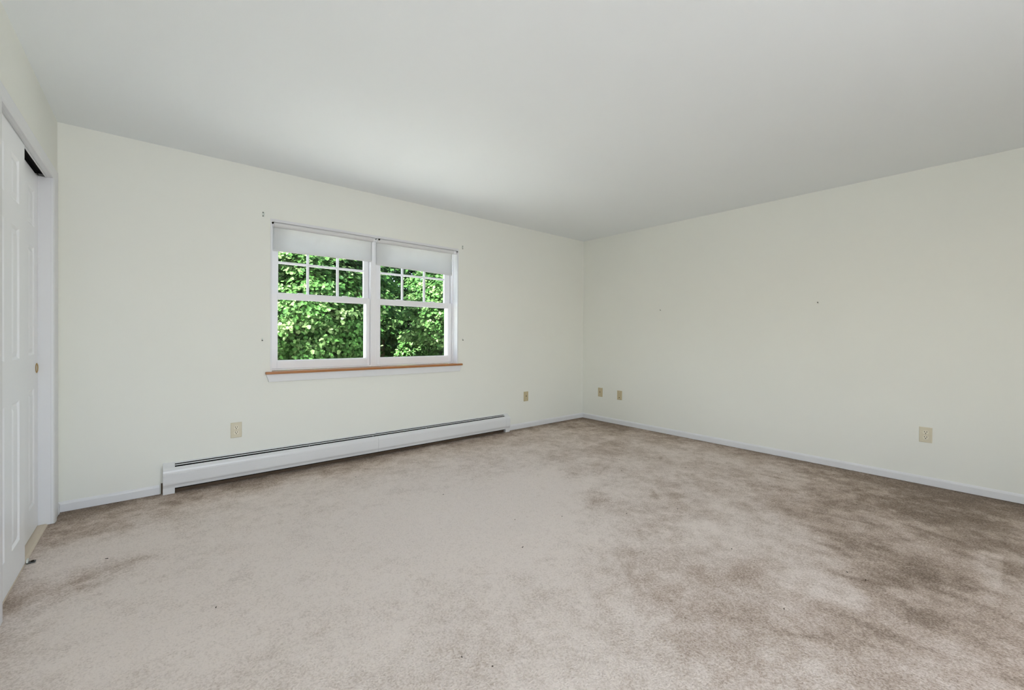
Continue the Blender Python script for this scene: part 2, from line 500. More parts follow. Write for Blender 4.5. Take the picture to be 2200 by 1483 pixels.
# ------------------------------------------------------------------ baseboards
BB = [(0.0, 0.0), (0.013, 0.0), (0.013, 0.047), (0.0105, 0.054), (0.006, 0.060), (0.003, 0.063), (0.0, 0.063)]
def baseboard(name, label, axis, a0, a1, base, sign):
    bm = NB()
    prism(bm, [(base + sign * d, z) for d, z in BB], axis, a0, a1)
    return struct(name, bm, M['trim'], label, 'baseboard')
baseboard('baseboard_front', 'short white baseboard between the closet corner and the heater', 'x', -W + 0.0005, -4.519, 0.0, -1)
baseboard('baseboard_front', 'white baseboard between the heater and the far room corner', 'x', -1.352, -0.0005, 0.0, -1)
baseboard('baseboard_right', 'long white baseboard along the right wall', 'y', YB, -0.0132, 0.0, -1)
baseboard('baseboard_left', 'tiny white baseboard piece between closet casing and corner', 'y', -0.058, -0.0132, -W, 1)
baseboard('baseboard_left', 'white baseboard along the left wall beside the viewpoint', 'y', YB, CY0 - 0.075, -W, 1)
baseboard('baseboard_back', 'white baseboard along the rear wall', 'x', -W + 0.0132, -0.0132, YB, 1)

# ------------------------------------------------------------------ closet: casing, jambs, track, threshold
t1_ = thing('trim_1', (-W, CY1, 0.0), 'white painted casing around the sliding closet doors', 'casing', kind='structure')
CW = 0.070
def casing_profile(y_in, sgn):
    # (x, y) outline, y_in is the opening edge
    return [(-W, y_in), (XC - 0.006, y_in), (XC - 0.002, y_in + sgn * 0.006), (XC, y_in + sgn * 0.018),
            (XC + 0.001, y_in + sgn * 0.052), (XC - 0.003, y_in + sgn * 0.064), (XC - 0.006, y_in + sgn * CW), (-W, y_in + sgn * CW)]
bm = NB(); prism(bm, casing_profile(CY1, 1), 'z', 0.0, CZ - 0.0003); obj('side_casing', bm, M['trim'], t1_)
bm = NB(); prism(bm, casing_profile(CY0, -1), 'z', 0.0, CZ - 0.0003); obj('side_casing', bm, M['trim'], t1_)
hp = [(-W, CZ), (XC - 0.006, CZ), (XC - 0.002, CZ + 0.006), (XC, CZ + 0.018), (XC + 0.001, CZ + 0.052),
      (XC - 0.003, CZ + 0.064), (XC - 0.006, CZ + CW), (-W, CZ + CW)]
bm = NB(); prism(bm, hp, 'y', CY0 - CW, CY1 + CW); obj('head_casing', bm, M['trim'], t1_)
bm = NB(); box(bm, -W, XC - 0.004, CY1 + CW, CY1 + CW + 0.075, 0.0, CZ + CW); obj('filler_strip', bm, M['trim'], t1_, 0.002)

t2_ = thing('trim_2', (-5.06, CY1, 0.0), 'white closet door jamb with dark overhead sliding track', 'jamb', kind='structure')
bm = NB(); box(bm, -W - 0.105, -W - 0.00005, CY1, CY1 + 0.0178, 0.0, CZ - 0.001); obj('side_jamb', bm, M['trim'], t2_, 0.001)
bm = NB(); box(bm, -W - 0.105, -W - 0.00005, CY0 - 0.0178, CY0, 0.0, CZ - 0.001); obj('side_jamb', bm, M['trim'], t2_, 0.001)
bm = NB(); box(bm, -5.024, -W - 0.00005, CY0, CY1, CZ - 0.0005, CZ + 0.0178); obj('head_jamb', bm, M['trim'], t2_, 0.0008)
bm = NB(); box(bm, -5.031, -5.0245, CY0, CY1, CZ - 0.006, CZ + 0.018); obj('track_lip', bm, M['trim'], t2_, 0.0008)
bm = NB(); box(bm, -W - 0.105, -5.032, CY0, CY1, CZ + 0.011, CZ + 0.0176)
box(bm, -5.060, -5.057, CY0, CY1, CZ + 0.002, CZ + 0.011)
obj('track', bm, M['dark'], t2_)
bm = NB(); box(bm, -5.056, -5.036, CY1 - 0.03, CY1 - 0.002, CZ + 0.001, CZ + 0.006); obj('track_bracket', bm, M['steel'], t2_)

bm = NB(); prism(bm, [(-5.070, -0.002), (-5.068, 0.006), (-5.034, 0.007), (-5.0235, 0.002), (-5.0225, -0.002)], 'y', CY0 + 0.001, CY1 - 0.001)
tag(obj('trim_3', bm, M['threshold']), 'pale tan threshold strip under the sliding closet doors', 'threshold', kind='structure')

# sliding six-panel doors
def panel_door(name, xf, ya, yb, z0, z1, label, pull=None):
    """six panel slab, front face at xf looking to +x, ya<yb"""
    root = thing(name, (xf - 0.017, (ya + yb) / 2, z0), label, 'door', kind='structure')
    w = yb - ya
    st, pw = 0.104, 0.0
    mid = 0.118
    pw = (w - 2 * st - mid) / 2
    ys = [ya, ya + st, ya + st + pw, ya + st + pw + mid, yb - st, yb]
    zs = [z0, 0.162, 0.812, 1.003, 1.605, 1.717, 1.919, z1]
    bm = NB()
    T, G, S = 0.034, 0.007, 0.011
    def quad(*p):
        bm.faces.new([bm.verts.new(q) for q in p])
    rects = []
    for i in range(5):
        for j in range(7):
            y0, y1, a, c = ys[i], ys[i + 1], zs[j], zs[j + 1]
            if i in (1, 3) and j in (1, 3, 5):
                rects.append((y0, y1, a, c))
                xi = xf - G
                quad((xf, y0, a), (xf, y1, a), (xi, y1 - S, a + S), (xi, y0 + S, a + S))
                quad((xf, y1, a), (xf, y1, c), (xi, y1 - S, c - S), (xi, y1 - S, a + S))
                quad((xf, y1, c), (xf, y0, c), (xi, y0 + S, c - S), (xi, y1 - S, c - S))
                quad((xf, y0, c), (xf, y0, a), (xi, y0 + S, a + S), (xi, y0 + S, c - S))
                quad((xi, y0 + S, a + S), (xi, y1 - S, a + S), (xi, y1 - S, c - S), (xi, y0 + S, c - S))
            else:
                quad((xf, y0, a), (xf, y1, a), (xf, y1, c), (xf, y0, c))
    xb = xf - T
    quad((xb, ya, z0), (xb, ya, z1), (xb, yb, z1), (xb, yb, z0))
    quad((xb, ya, z0), (xf, ya, z0), (xf, ya, z1), (xb, ya, z1))
    quad((xf, yb, z0), (xb, yb, z0), (xb, yb, z1), (xf, yb, z1))
    quad((xb, ya, z1), (xf, ya, z1), (xf, yb, z1), (xb, yb, z1))
    quad((xb, yb, z0), (xf, yb, z0), (xf, ya, z0), (xb, ya, z0))
    bmesh.ops.remove_doubles(bm, verts=bm.verts, dist=1e-5)
    leaf = obj('leaf', bm, M['door'], root)
    for (y0, y1, a, c) in rects:       # raised field of each panel
        bm = NB()
        e0, e1 = 0.014, 0.036
        A = [bm.verts.new(p) for p in ((xf - G, y0 + e0, a + e0), (xf - G, y1 - e0, a + e0), (xf - G, y1 - e0, c - e0), (xf - G, y0 + e0, c - e0))]
        B = [bm.verts.new(p) for p in ((xf - 0.001, y0 + e1, a + e1), (xf - 0.001, y1 - e1, a + e1), (xf - 0.001, y1 - e1, c - e1), (xf - 0.001, y0 + e1, c - e1))]
        for i in range(4):
            j = (i + 1) % 4
            bm.faces.new((A[i], A[j], B[j], B[i]))
        bm.faces.new(B)
        bm.faces.new(A[::-1])
        obj('panel', bm, M['door'], root)
    if pull:
        py, pz = pull
        r = 0.029
        bm = NB()
        prof = [(0.0008, r), (0.0030, r - 0.0015), (0.0030, r - 0.006), (-0.004, r - 0.009), (-0.0055, 0.004), (-0.0055, 0.0001)]
        rings = []
        for (dx, rr) in prof:
            rings.append([bm.verts.new((xf + dx, py + rr * math.cos(2 * math.pi * k / 28), pz + rr * math.sin(2 * math.pi * k / 28))) for k in range(28)])
        for a_, b_ in zip(rings, rings[1:]):
            for k in range(28):
                j = (k + 1) % 28
                bm.faces.new((a_[k], a_[j], b_[j], b_[k]))
        p = obj('finger_pull', bm, M['brass'], root, smooth=True)
        p['label'] = 'round recessed brass finger pull'
    return root

panel_door('door_1', -5.0225, -1.378, -0.778, 0.010, 2.024, 'front sliding white six-panel closet door nearest the viewpoint')
panel_door('door_2', -5.0620, -0.800, -0.202, 0.010, 2.027, 'rear sliding white closet door with a round brass pull', pull=(-0.246, 0.923))

# floor guide between the doors
gd = thing('door_guide', (-5.012, -0.762, 0.0), 'tiny plastic door guide screwed to the carpet at the closet door edge', 'door guide')
bm = NB(); box(bm, -5.020, -4.990, -0.772, -0.748, 0.0, 0.004); obj('base', bm, M['screw'], gd, 0.001)
bm = NB(); box(bm, -5.020, -5.014, -0.772, -0.748, 0.004, 0.020); obj('upright', bm, M['clear_plastic'], gd, 0.001)
bm = NB(); cyl(bm, (-5.001, -0.760, 0.004), (-5.001, -0.760, 0.008), 0.006, 0.005, 12); obj('screw_head', bm, M['hole'], gd)

# ------------------------------------------------------------------ window
w1 = thing('window_1', ((WX0 + WX1) / 2, 0.1, WZ0), 'white double-hung twin window with grilles above an oak sill', 'window', kind='structure')
LT = 0.012
bm = NB(); box(bm, WX0, WX0 + LT, -0.002, 0.19, WZ0, WZ1 - LT); obj('jamb_liner', bm, M['trim'], w1, 0.001)
bm = NB(); box(bm, WX1 - LT, WX1, -0.002, 0.19, WZ0, WZ1 - LT); obj('jamb_liner', bm, M['trim'], w1, 0.001)
bm = NB(); box(bm, WX0, WX1, -0.002, 0.19, WZ1 - LT, WZ1); obj('head_liner', bm, M['trim'], w1, 0.001)
bm = NB(); box(bm, WX0 + LT + 0.0005, WX1 - LT - 0.0005, -0.0015, 0.0055, 2.0345, WZ1 - LT - 0.0003); obj('head_stop', bm, M['trim'], w1, 0.0008)
# mullion between the two units
bm = NB(); box(bm, -2.971, -2.927, 0.086, 0.19, WZ0 + 0.002, WZ1 - LT); obj('mullion', bm, M['vinyl'], w1, 0.002)
# frame sill and head of the unit
bm = NB(); box(bm, WX0 + LT, WX1 - LT, 0.088, 0.19, WZ0 + 0.002, 0.838); obj('frame_sill', bm, M['vinyl'], w1, 0.001)
bm = NB(); box(bm, WX0 + LT, WX1 - LT, 0.092, 0.19, 2.030, WZ1 - LT); obj('frame_head', bm, M['vinyl'], w1, 0.001)

def rect_frame(bm, x0, x1, z0, z1, l, r, b_, t, y0, y1):
    box(bm, x0, x0 + l, y0, y1, z0, z1)
    box(bm, x1 - r, x1, y0, y1, z0, z1)
    box(bm, x0 + l, x1 - r, y0, y1, z0, z0 + b_)
    box(bm, x0 + l, x1 - r, y0, y1, z1 - t, z1)

def pane(x0, x1, z0, z1, y, parent):
    bm = NB(); box(bm, x0, x1, y - 0.002, y + 0.002, z0, z1)
    return obj('pane', bm, M['glass'], parent)

def unit(xa, xb, gl0, gl1, gu0, gu1, mx):
    """one double-hung unit: frame xa..xb, lower glass gl0..gl1, upper glass gu0..gu1, muntin spans mx"""
    # side channels that the sashes run in, and the exterior stops behind the lower sash
    bm = NB()
    box(bm, xa, xa + 0.010, 0.088, 0.19, 0.838, 2.030)
    box(bm, xb - 0.010, xb, 0.088, 0.19, 0.838, 2.030)
    box(bm, xa + 0.010, gl0 - 0.001, 0.135, 0.19, 0.838, 1.42)
    box(bm, gl1 + 0.001, xb - 0.010, 0.135, 0.19, 0.838, 1.42)
    obj('side_channel', bm, M['vinyl'], w1)
    # lower sash, on the room side
    bm = NB()
    rect_frame(bm, xa + 0.012, xb - 0.012, 0.839, 1.474, gl0 - xa - 0.012, xb - 0.012 - gl1, 0.064, 0.051, 0.096, 0.131)
    ls = obj('lower_sash', bm, M['vinyl'], w1, 0.0025)
    pane(gl0 - 0.006, gl1 + 0.006, 0.897, 1.429, 0.116, ls)
    bm = NB(); rect_frame(bm, gl0, gl1, 0.903, 1.423, 0.006, 0.006, 0.006, 0.006, 0.104, 0.114)
    obj('glazing_bead', bm, M['vinyl'], ls)
    # sash lock lugs on the meeting rail
    for fx in (0.28, 0.72):
        xm = xa + (xb - xa) * fx
        bm = NB(); box(bm, xm - 0.022, xm + 0.022, 0.100, 0.128, 1.474, 1.481)
        obj('tilt_latch', bm, M['vinyl'], ls, 0.002)
    # upper sash, outside
    bm = NB()
    rect_frame(bm, xa + 0.012, xb - 0.012, 1.428, 2.028, gu0 - xa - 0.012, xb - 0.012 - gu1, 0.036, 0.020, 0.134, 0.166)
    us = obj('upper_sash', bm, M['vinyl'], w1, 0.002)
    zs = [1.464, 1.722, 1.742, 2.008]
    xs = [gu0, mx[0][0], mx[0][1], mx[1][0], mx[1][1], gu1]
    for i in (0, 2, 4):
        for j in (0, 2):
            pane(xs[i] - 0.002, xs[i + 1] + 0.002, zs[j] - 0.002, zs[j + 1] + 0.002, 0.150, us)
    for (a, c) in mx:
        for (z0, z1) in ((1.464, 1.722), (1.742, 2.008)):
            bm = NB(); box(bm, a, c, 0.142, 0.158, z0, z1)
            obj('muntin', bm, M['vinyl'], us, 0.002)
    bm = NB(); box(bm, gu0, gu1, 0.142, 0.158, 1.722, 1.742)
    obj('muntin', bm, M['vinyl'], us, 0.002)

unit(WX0 + LT, -2.971, -3.769, -3.011, -3.754, -3.029, ((-3.530, -3.510), (-3.277, -3.256)))
unit(-2.927, WX1 - LT, -2.883, -2.112, -2.864, -2.143, ((-2.640, -2.620), (-2.393, -2.371)))

# oak stool and white apron
bm = NB(); box(bm, WX0, WX1, -0.0005, 0.088, 0.806, 0.8235); box(bm, -3.872, -2.010, -0.032, -0.0005, 0.804, 0.8235)
bmesh.ops.remove_doubles(bm, verts=bm.verts, dist=1e-5)
ws = obj('window_sill', bm, M['oak'], w1, 0.003)
ws['label'] = 'varnished oak window stool'
bm = NB(); prism(bm, [(-3.866, 0.8035), (-2.016, 0.8035), (-2.034, 0.742), (-3.848, 0.742)], 'y', -0.016, -0.0005)
obj('apron', bm, M['trim'], w1, 0.002)

# ------------------------------------------------------------------ roller shades
def roller_shade(x0, x1, fx0, fx1, zl, zr, label, seed):
    root = thing('roller_shade', ((x0 + x1) / 2, 0.030, 1.78), label, 'roller shade', 'roller shades drawn up in the twin window')
    yc, zc, r = 0.028, 2.0195, 0.0230
    bm = NB(); cyl(bm, (fx0, yc, zc), (fx1, yc, zc), r, seg=28); obj('roll', bm, M['shade'], root, smooth=False)
    for (ea, eb) in ((x0, fx0 - 0.0002), (fx1 + 0.0002, x1)):
        bm = NB(); cyl(bm, (ea, yc, zc), (eb, yc, zc), 0.017, seg=20)
        obj('tube_end', bm, M['vinyl'], root)
    # hanging cloth with faint diagonal creases
    rnd = random.Random(seed)
    nx, nz = 64, 20
    bm = NB()
    ph = [rnd.uniform(0, 6.28) for _ in range(6)]
    vv = []
    for i in range(nx + 1):
        col = []
        u = i / nx
        zb = zl + (zr - zl) * u
        for j in range(nz + 1):
            v = j / nz
            z = zc - (zc - zb) * v
            dy = 0.0016 * math.sin(9 * u + 5 * v + ph[0]) * v + 0.0012 * math.sin(21 * u - 7 * v + ph[1]) * v + 0.0006 * math.sin(43 * u + 11 * v + ph[2]) * v
            col.append(bm.verts.new((fx0 + (fx1 - fx0) * u, yc + r * 0.80 + dy, z)))
        vv.append(col)
    for i in range(nx):
        for j in range(nz):
            bm.faces.new((vv[i][j], vv[i + 1][j], vv[i + 1][j + 1], vv[i][j + 1]))
    bmesh.ops.solidify(bm, geom=list(bm.faces), thickness=0.0008)
    obj('cloth', bm, M['shade'], root, smooth=True)
    # hem with slat
    bm = NB()
    ya = yc + r * 0.80
    v8 = [bm.verts.new(p) for p in ((fx0, ya - 0.003, zl), (fx1, ya - 0.003, zr), (fx1, ya + 0.003, zr), (fx0, ya + 0.003, zl),
                                   (fx0, ya - 0.003, zl + 0.012), (fx1, ya - 0.003, zr + 0.012), (fx1, ya + 0.003, zr + 0.012), (fx0, ya + 0.003, zl + 0.012))]
    for f in ((0, 3, 2, 1), (4, 5, 6, 7), (0, 1, 5, 4), (1, 2, 6, 5), (2, 3, 7, 6), (3, 0, 4, 7)):
        bm.faces.new([v8[i] for i in f])
    obj('hem', bm, M['shade'], root, 0.001)
    for xe, s in ((x0, -1), (x1, 1)):
        bm = NB()
        box(bm, min(xe, xe + s * 0.002), max(xe, xe + s * 0.002), yc - 0.012, yc + 0.012, zc - 0.010, WZ1 - LT - 0.0005)
        obj('bracket', bm, M['vinyl'], root)
        bm = NB(); cyl(bm, (xe + s * 0.001, -0.006, zc + 0.004), (xe + s * 0.001, yc - 0.010, zc + 0.004), 0.0075 if s < 0 else 0.005, seg=12)
        obj('pin', bm, M['hole'] if s < 0 else M['screw'], root)
    return root
roller_shade(-3.8205, -2.9655, -3.809, -2.986, 1.806, 1.812, 'left white roller shade rolled most of the way up', 4)
roller_shade(-2.9335, -2.0680, -2.946, -2.106, 1.789, 1.768, 'right white roller shade rolled most of the way up', 9)

# ------------------------------------------------------------------ baseboard heater
HX0, HX1, HJ = -4.437, -1.424, -2.957
ht = thing('baseboard_heater', ((HX0 + HX1) / 2, -0.033, 0.0), 'long white hot-water baseboard heater under the window', 'heater')
bm = NB(); prism(bm, [(-0.0005, 0.030), (-0.002, 0.030), (-0.002, 0.2035), (-0.0118, 0.1996), (-0.0122, 0.2012), (-0.004, 0.2075), (-0.0005, 0.2075)], 'x', HX0, HX1)
obj('back_plate', bm, M['enamel'], ht)
FP = [(-0.0410, 0.1828), (-0.049, 0.1775), (-0.056, 0.1715), (-0.0610, 0.1635), (-0.0640, 0.1530), (-0.0650, 0.1400), (-0.0632, 0.1378),
      (-0.0645, 0.1355), (-0.0640, 0.0760), (-0.0625, 0.0680), (-0.0560, 0.0560), (-0.0515, 0.0370)]
def front_panel(x0, x1):
    bm = NB()
    inner = [(y + 0.0015, z - (0.0012 if i < 4 else 0)) for i, (y, z) in enumerate(FP)]
    prism(bm, FP + inner[::-1], 'x', x0, x1)
    return obj('front_panel', bm, M['enamel'], ht)
front_panel(HX0, HJ - 0.0006)
front_panel(HJ + 0.0006, HX1)
bm = NB(); prism(bm, [(-0.0225, 0.1950), (-0.0288, 0.1912), (-0.0283, 0.1894), (-0.0220, 0.1932)], 'x', HX0, HX1)
obj('damper', bm, M['enamel'], ht)
bm = NB(); prism(bm, [(-0.0025, 0.028), (-0.0025, 0.1975), (-0.013, 0.1945), (-0.040, 0.1775), (-0.052, 0.168), (-0.056, 0.155), (-0.056, 0.070), (-0.046, 0.046), (-0.040, 0.028)], 'x', HX0 + 0.002, HX1 - 0.002)
obj('slot_shadow', bm, M['dark'], ht)  # dark filler painting the shade seen through the top slots
bm = NB(); box(bm, HX0 + 0.002, HX1 - 0.002, -0.020, -0.0025, -0.001, 0.0275)
obj('under_shadow', bm, M['gap_shadow'], ht)  # brown strip painting the shadow below the front panel
bm = NB(); box(bm, -4.5115, -4.5025, -0.008, -0.0005, 0.0, 0.072)
obj('end_gap', bm, M['gap_shadow'], ht)  # brown box painting the shade in the gap by the end cap
bm = NB(); box(bm, HJ - 0.004, HJ + 0.010, -0.012, -0.0045, 0.2000, 0.2135); obj('splice_clip', bm, M['enamel'], ht, 0.001)
for (cx) in (-3.55, -3.0, -2.45):
    bm = NB(); box(bm, cx - 0.003, cx + 0.003, -0.041, -0.030, 0.183, 0.1895); obj('hanger', bm, M['steel'], ht)
def end_cap(x0, x1):
    bm = NB()
    e = 0.0018
    prof = [(-0.0005, 0.0), (-0.0005, 0.2095), (-0.006, 0.2085), (-0.0395, 0.1835 + 0.003), (-0.049 - e, 0.1790), (-0.057 - e, 0.1725), (-0.0615 - e, 0.1640),
            (-0.0645 - e, 0.1530), (-0.0655 - e, 0.1400), (-0.0632 - e, 0.1378), (-0.0650 - e, 0.1355), (-0.0645 - e, 0.0760), (-0.0630 - e, 0.0680), (-0.0565 - e, 0.0560),
            (-0.0540, 0.0440), (-0.0535, 0.0)]
    prism(bm, prof, 'x', x0, x1)
    return obj('end_cap', bm, M['enamel'], ht)
end_cap(-4.502, HX0)
end_cap(HX1, -1.3635)

# ------------------------------------------------------------------ outlets and wall plates
def plate_frame(wall, c):
    """maps local (u right, v out of wall, z up) to world"""
    if wall == 'front':
        return lambda u, v, z: (c[0] + u, -v, c[1] + z)
    return lambda u, v, z: (-v, c[0] - u, c[1] + z)

def lbox(bm, fm, u0, u1, v0, v1, z0, z1):
    v = [bm.verts.new(fm(*p)) for p in ((u0, v0, z0), (u1, v0, z0), (u1, v1, z0), (u0, v1, z0), (u0, v0, z1), (u1, v0, z1), (u1, v1, z1), (u0, v1, z1))]
    for f in ((0, 3, 2, 1), (4, 5, 6, 7), (0, 1, 5, 4), (1, 2, 6, 5), (2, 3, 7, 6), (3, 0, 4, 7)):
        bm.faces.new([v[i] for i in f])

def cover(bm, fm, w, h, d=0.006, s=0.004):
    A = [(-w, -h), (w, -h), (w, h), (-w, h)]
    o0 = [bm.verts.new(fm(u, 0.0004, z)) for u, z in A]
    o1 = [bm.verts.new(fm(u, d * 0.5, z)) for u, z in A]
    o2 = [bm.verts.new(fm(u - math.copysign(s, u), d, z - math.copysign(s, z))) for u, z in A]
    for a, b_ in ((o0, o1), (o1, o2)):
        for i in range(4):
            j = (i + 1) % 4
            bm.faces.new((a[i], a[j], b_[j], b_[i]))
    bm.faces.new(o2)
    bm.faces.new(o0[::-1])

def duplex(wall, c, label):
    fm = plate_frame(wall, c)
    root = thing('duplex_outlet', fm(0, 0, -0.058), label, 'outlet', 'electrical outlets and wall plates')
    bm = NB(); cover(bm, fm, 0.0365, 0.0585); obj('cover_plate', bm, M['ivory'], root)
    for s in (1, -1):
        zc = s * 0.0195
        bm = NB()
        pts = []
        for k in range(24):
            t = 2 * math.pi * k / 24
            pts.append((0.0165 * math.cos(t), max(-0.0135, min(0.0135, 0.0165 * math.sin(t)))))
        A = [bm.verts.new(fm(u, 0.0055, zc + z)) for u, z in pts]
        B = [bm.verts.new(fm(u, 0.0078, zc + z)) for u, z in pts]
        for k in range(24):
            j = (k + 1) % 24
            bm.faces.new((A[k], A[j], B[j], B[k]))
        bm.faces.new(B)
        rc = obj('receptacle', bm, M['ivory_light'], root)
        for u in (-0.0065, 0.0065):
            bm = NB(); lbox(bm, fm, u - 0.0017, u + 0.0017, 0.0070, 0.0082, zc + 0.000, zc + 0.0085); obj('slot', bm, M['hole'], rc)
        bm = NB(); cyl(bm, fm(0, 0.0070, zc - 0.0075), fm(0, 0.0082, zc - 0.0075), 0.0033, seg=12); obj('ground_hole', bm, M['hole'], rc)
    bm = NB(); cyl(bm, fm(0, 0.0055, 0), fm(0, 0.0068, 0), 0.003, seg=12); obj('screw', bm, M['tan_plate'], root)

def jack(wall, c, label, hole_z, style):
    fm = plate_frame(wall, c)
    root = thing('wall_jack', fm(0, 0, -0.058), label, 'wall plate', 'electrical outlets and wall plates')
    bm = NB(); cover(bm, fm, 0.0365, 0.0585, 0.0075); obj('cover_plate', bm, M['tan_plate'], root)
    if style == 'coax':
        bm = NB(); cyl(bm, fm(0, 0.007, hole_z), fm(0, 0.010, hole_z), 0.0085, 0.0080, 6); n_ = obj('nut', bm, M['tan_plate'], root)
        bm = NB(); cyl(bm, fm(0, 0.009, hole_z), fm(0, 0.0145, hole_z), 0.0052, seg=14); obj('socket', bm, M['hole'], n_)
    else:
        bm = NB(); lbox(bm, fm, -0.012, 0.012, 0.007, 0.0095, hole_z - 0.011, hole_z + 0.011); n_ = obj('jack_body', bm, M['tan_plate'], root)
        bm = NB(); lbox(bm, fm, -0.006, 0.006, 0.0090, 0.0100, hole_z - 0.005, hole_z + 0.005); obj('socket', bm, M['hole'], n_)
    for z in (0.042, -0.042):
        bm = NB(); cyl(bm, fm(0, 0.007, z), fm(0, 0.0086, z), 0.0034, seg=12); obj('screw', bm, M['ivory_light'], root)

duplex('front', (-4.066, 0.386), 'ivory duplex outlet on the window wall above the heater')
jack('front', (-1.063, 0.3825), 'tan wall jack plate right of the heater on the window wall', 0.004, 'phone')
jack('right', (-0.308, 0.380), 'tan jack plate closest to the room corner on the right wall', 0.004, 'coax')
jack('right', (-0.615, 0.3735), 'tan jack plate second from the room corner on the right wall', -0.030, 'phone')
duplex('right', (-3.4255, 0.384), 'ivory duplex outlet at the near end of the right wall')

# ------------------------------------------------------------------ curtain hardware left on the wall, nails
def rod_bracket(c, label, flip):
    fm = plate_frame('front', c)
    root = thing('curtain_bracket', fm(0, 0, -0.02), label, 'bracket', 'leftover curtain hardware beside the window')
    bm = NB(); lbox(bm, fm, -0.008, 0.008, 0.0003, 0.003, -0.020, 0.020); obj('plate', bm, M['clear_plastic'], root, 0.001)
    bm = NB(); prism(bm, [(0, 0), (0.001, 0)], 'x', 0, 1, closed=False) if False else lbox(bm, fm, flip * 0.002 - 0.002, flip * 0.002 + 0.002, 0.003, 0.014, -0.008, 0.010)
    obj('hook', bm, M['clear_plastic'], root, 0.001)
    for z in (0.014, -0.014):
        bm = NB(); cyl(bm, fm(-0.003 * flip, 0.003, z), fm(-0.003 * flip, 0.005, z), 0.0042, seg=12); obj('screw', bm, M['screw'], root)
    return root
rod_bracket((-3.887, 2.079), 'small curtain rod bracket with dark screws up left of the window', 1)
rod_bracket((-2.003, 2.079), 'small curtain rod bracket with dark screws up right of the window', -1)

def tieback_screw(c, label):
    fm = plate_frame('front', c)
    root = thing('wall_screw', fm(0, 0, -0.012), label, 'screw', 'leftover curtain hardware beside the window')
    bm = NB(); lbox(bm, fm, -0.0045, 0.0045, 0.0003, 0.003, -0.010, 0.014); obj('anchor', bm, M['clear_plastic'], root, 0.001)
    bm = NB(); cyl(bm, fm(0, 0.003, -0.005), fm(0, 0.012, -0.006), 0.0052, 0.0045, 12); obj('screw_head', bm, M['screw'], root)
tieback_screw((-3.893, 1.082), 'small wall screw left of the lower window sash')
tieback_screw((-1.993, 1.081), 'small wall screw right of the lower window sash')

def nail(y, z, label):
    fm = plate_frame('right', (y, z))
    root = thing('nail', fm(0, 0, 0), label, 'nail', 'picture nails in the right wall')
    bm = NB(); cyl(bm, fm(0, 0.0003, 0), fm(0, 0.016, 0.006), 0.0018, seg=10); obj('shank', bm, M['screw'], root)
    bm = NB(); cyl(bm, fm(0, 0.016, 0.006), fm(0, 0.018, 0.0065), 0.0048, seg=12); obj('head', bm, M['screw'], root)
nail(-1.182, 1.434, 'tiny nail in the right wall closer to the corner')
nail(-2.724, 1.437, 'tiny nail in the right wall nearer the viewpoint')

# ------------------------------------------------------------------ lint and crumbs on the carpet
rnd = random.Random(12)
SPECK_PX = [(-3.33, -0.52), (-2.99, -1.27), (-2.86, -1.9), (-1.05, -2.05), (-1.55, -1.75), (-1.3, -1.55), (-3.72, -2.62), (-3.66, -2.72),
            (-2.25, -2.28), (-1.93, -2.45), (-2.0, -3.35), (-2.02, -3.42), (-0.92, -3.18), (-2.55, -3.25), (-4.72, -0.95), (-2.2, -2.9),
            (-4.35, -1.75), (-0.55, -2.62), (-3.05, -2.18), (-2.6, -2.05)]
bm = NB()
for (sx, sy) in SPECK_PX:
    L = rnd.uniform(0.004, 0.012)
    a = rnd.uniform(0, 3.14)
    p = Vector((sx, sy, 0.0015))
    cyl(bm, p, p + Vector((L * math.cos(a), L * math.sin(a), 0.001)), 0.0022, 0.0014, 6)
tag(obj('carpet_lint', bm, M['lint']), 'scattered dark crumbs of lint on the carpet', 'lint', kind='stuff')

# ------------------------------------------------------------------ outside: ground and trees
bm = NB(); box(bm, -30, 30, TH + 0.001, 40, -0.62, -0.50)
struct('ground', bm, M['ground'], 'dark leaf-strewn ground outside below the trees', 'ground')
bm = NB(); box(bm, -7.0, 3.0, TH + 0.002, 4.2, -0.499, -0.40)  # unseen slab added to bounce sun through the window onto the ceiling
struct('bounce_slab', bm, M['bounce_slab'], 'unseen pale concrete slab added below the window to bounce sunlight up', 'bounce_slab', 0.01)

LEAF = [(0, 0), (0.22, 0.10), (0.50, 0.34), (0.30, 0.52), (0.34, 0.82), (0, 1.0), (-0.34, 0.82), (-0.30, 0.52), (-0.50, 0.34), (-0.22, 0.10)]
LZ = [0, 0.02, 0.10, 0.04, 0.08, -0.06, 0.08, 0.04, 0.10, 0.02]
LP = np.array([(x, y, z) for (x, y), z in zip(LEAF, LZ)])
NLV = len(LP)

def tube_path(bm, pts, rad, seg=8):
    prev = None
    for k, (p, r) in enumerate(zip(pts, rad)):
        p = Vector(p)
        d = (Vector(pts[min(k + 1, len(pts) - 1)]) - Vector(pts[max(k - 1, 0)])).normalized()
        a = d.cross(Vector((0.3, 1, 0.2))).normalized()
        c = d.cross(a)
        ring = [bm.verts.new(p + (a * math.cos(2 * math.pi * i / seg) + c * math.sin(2 * math.pi * i / seg)) * r) for i in range(seg)]
        if prev:
            for i in range(seg):
                j = (i + 1) % seg
                bm.faces.new((prev[i], prev[j], ring[j], ring[i]))
        prev = ring

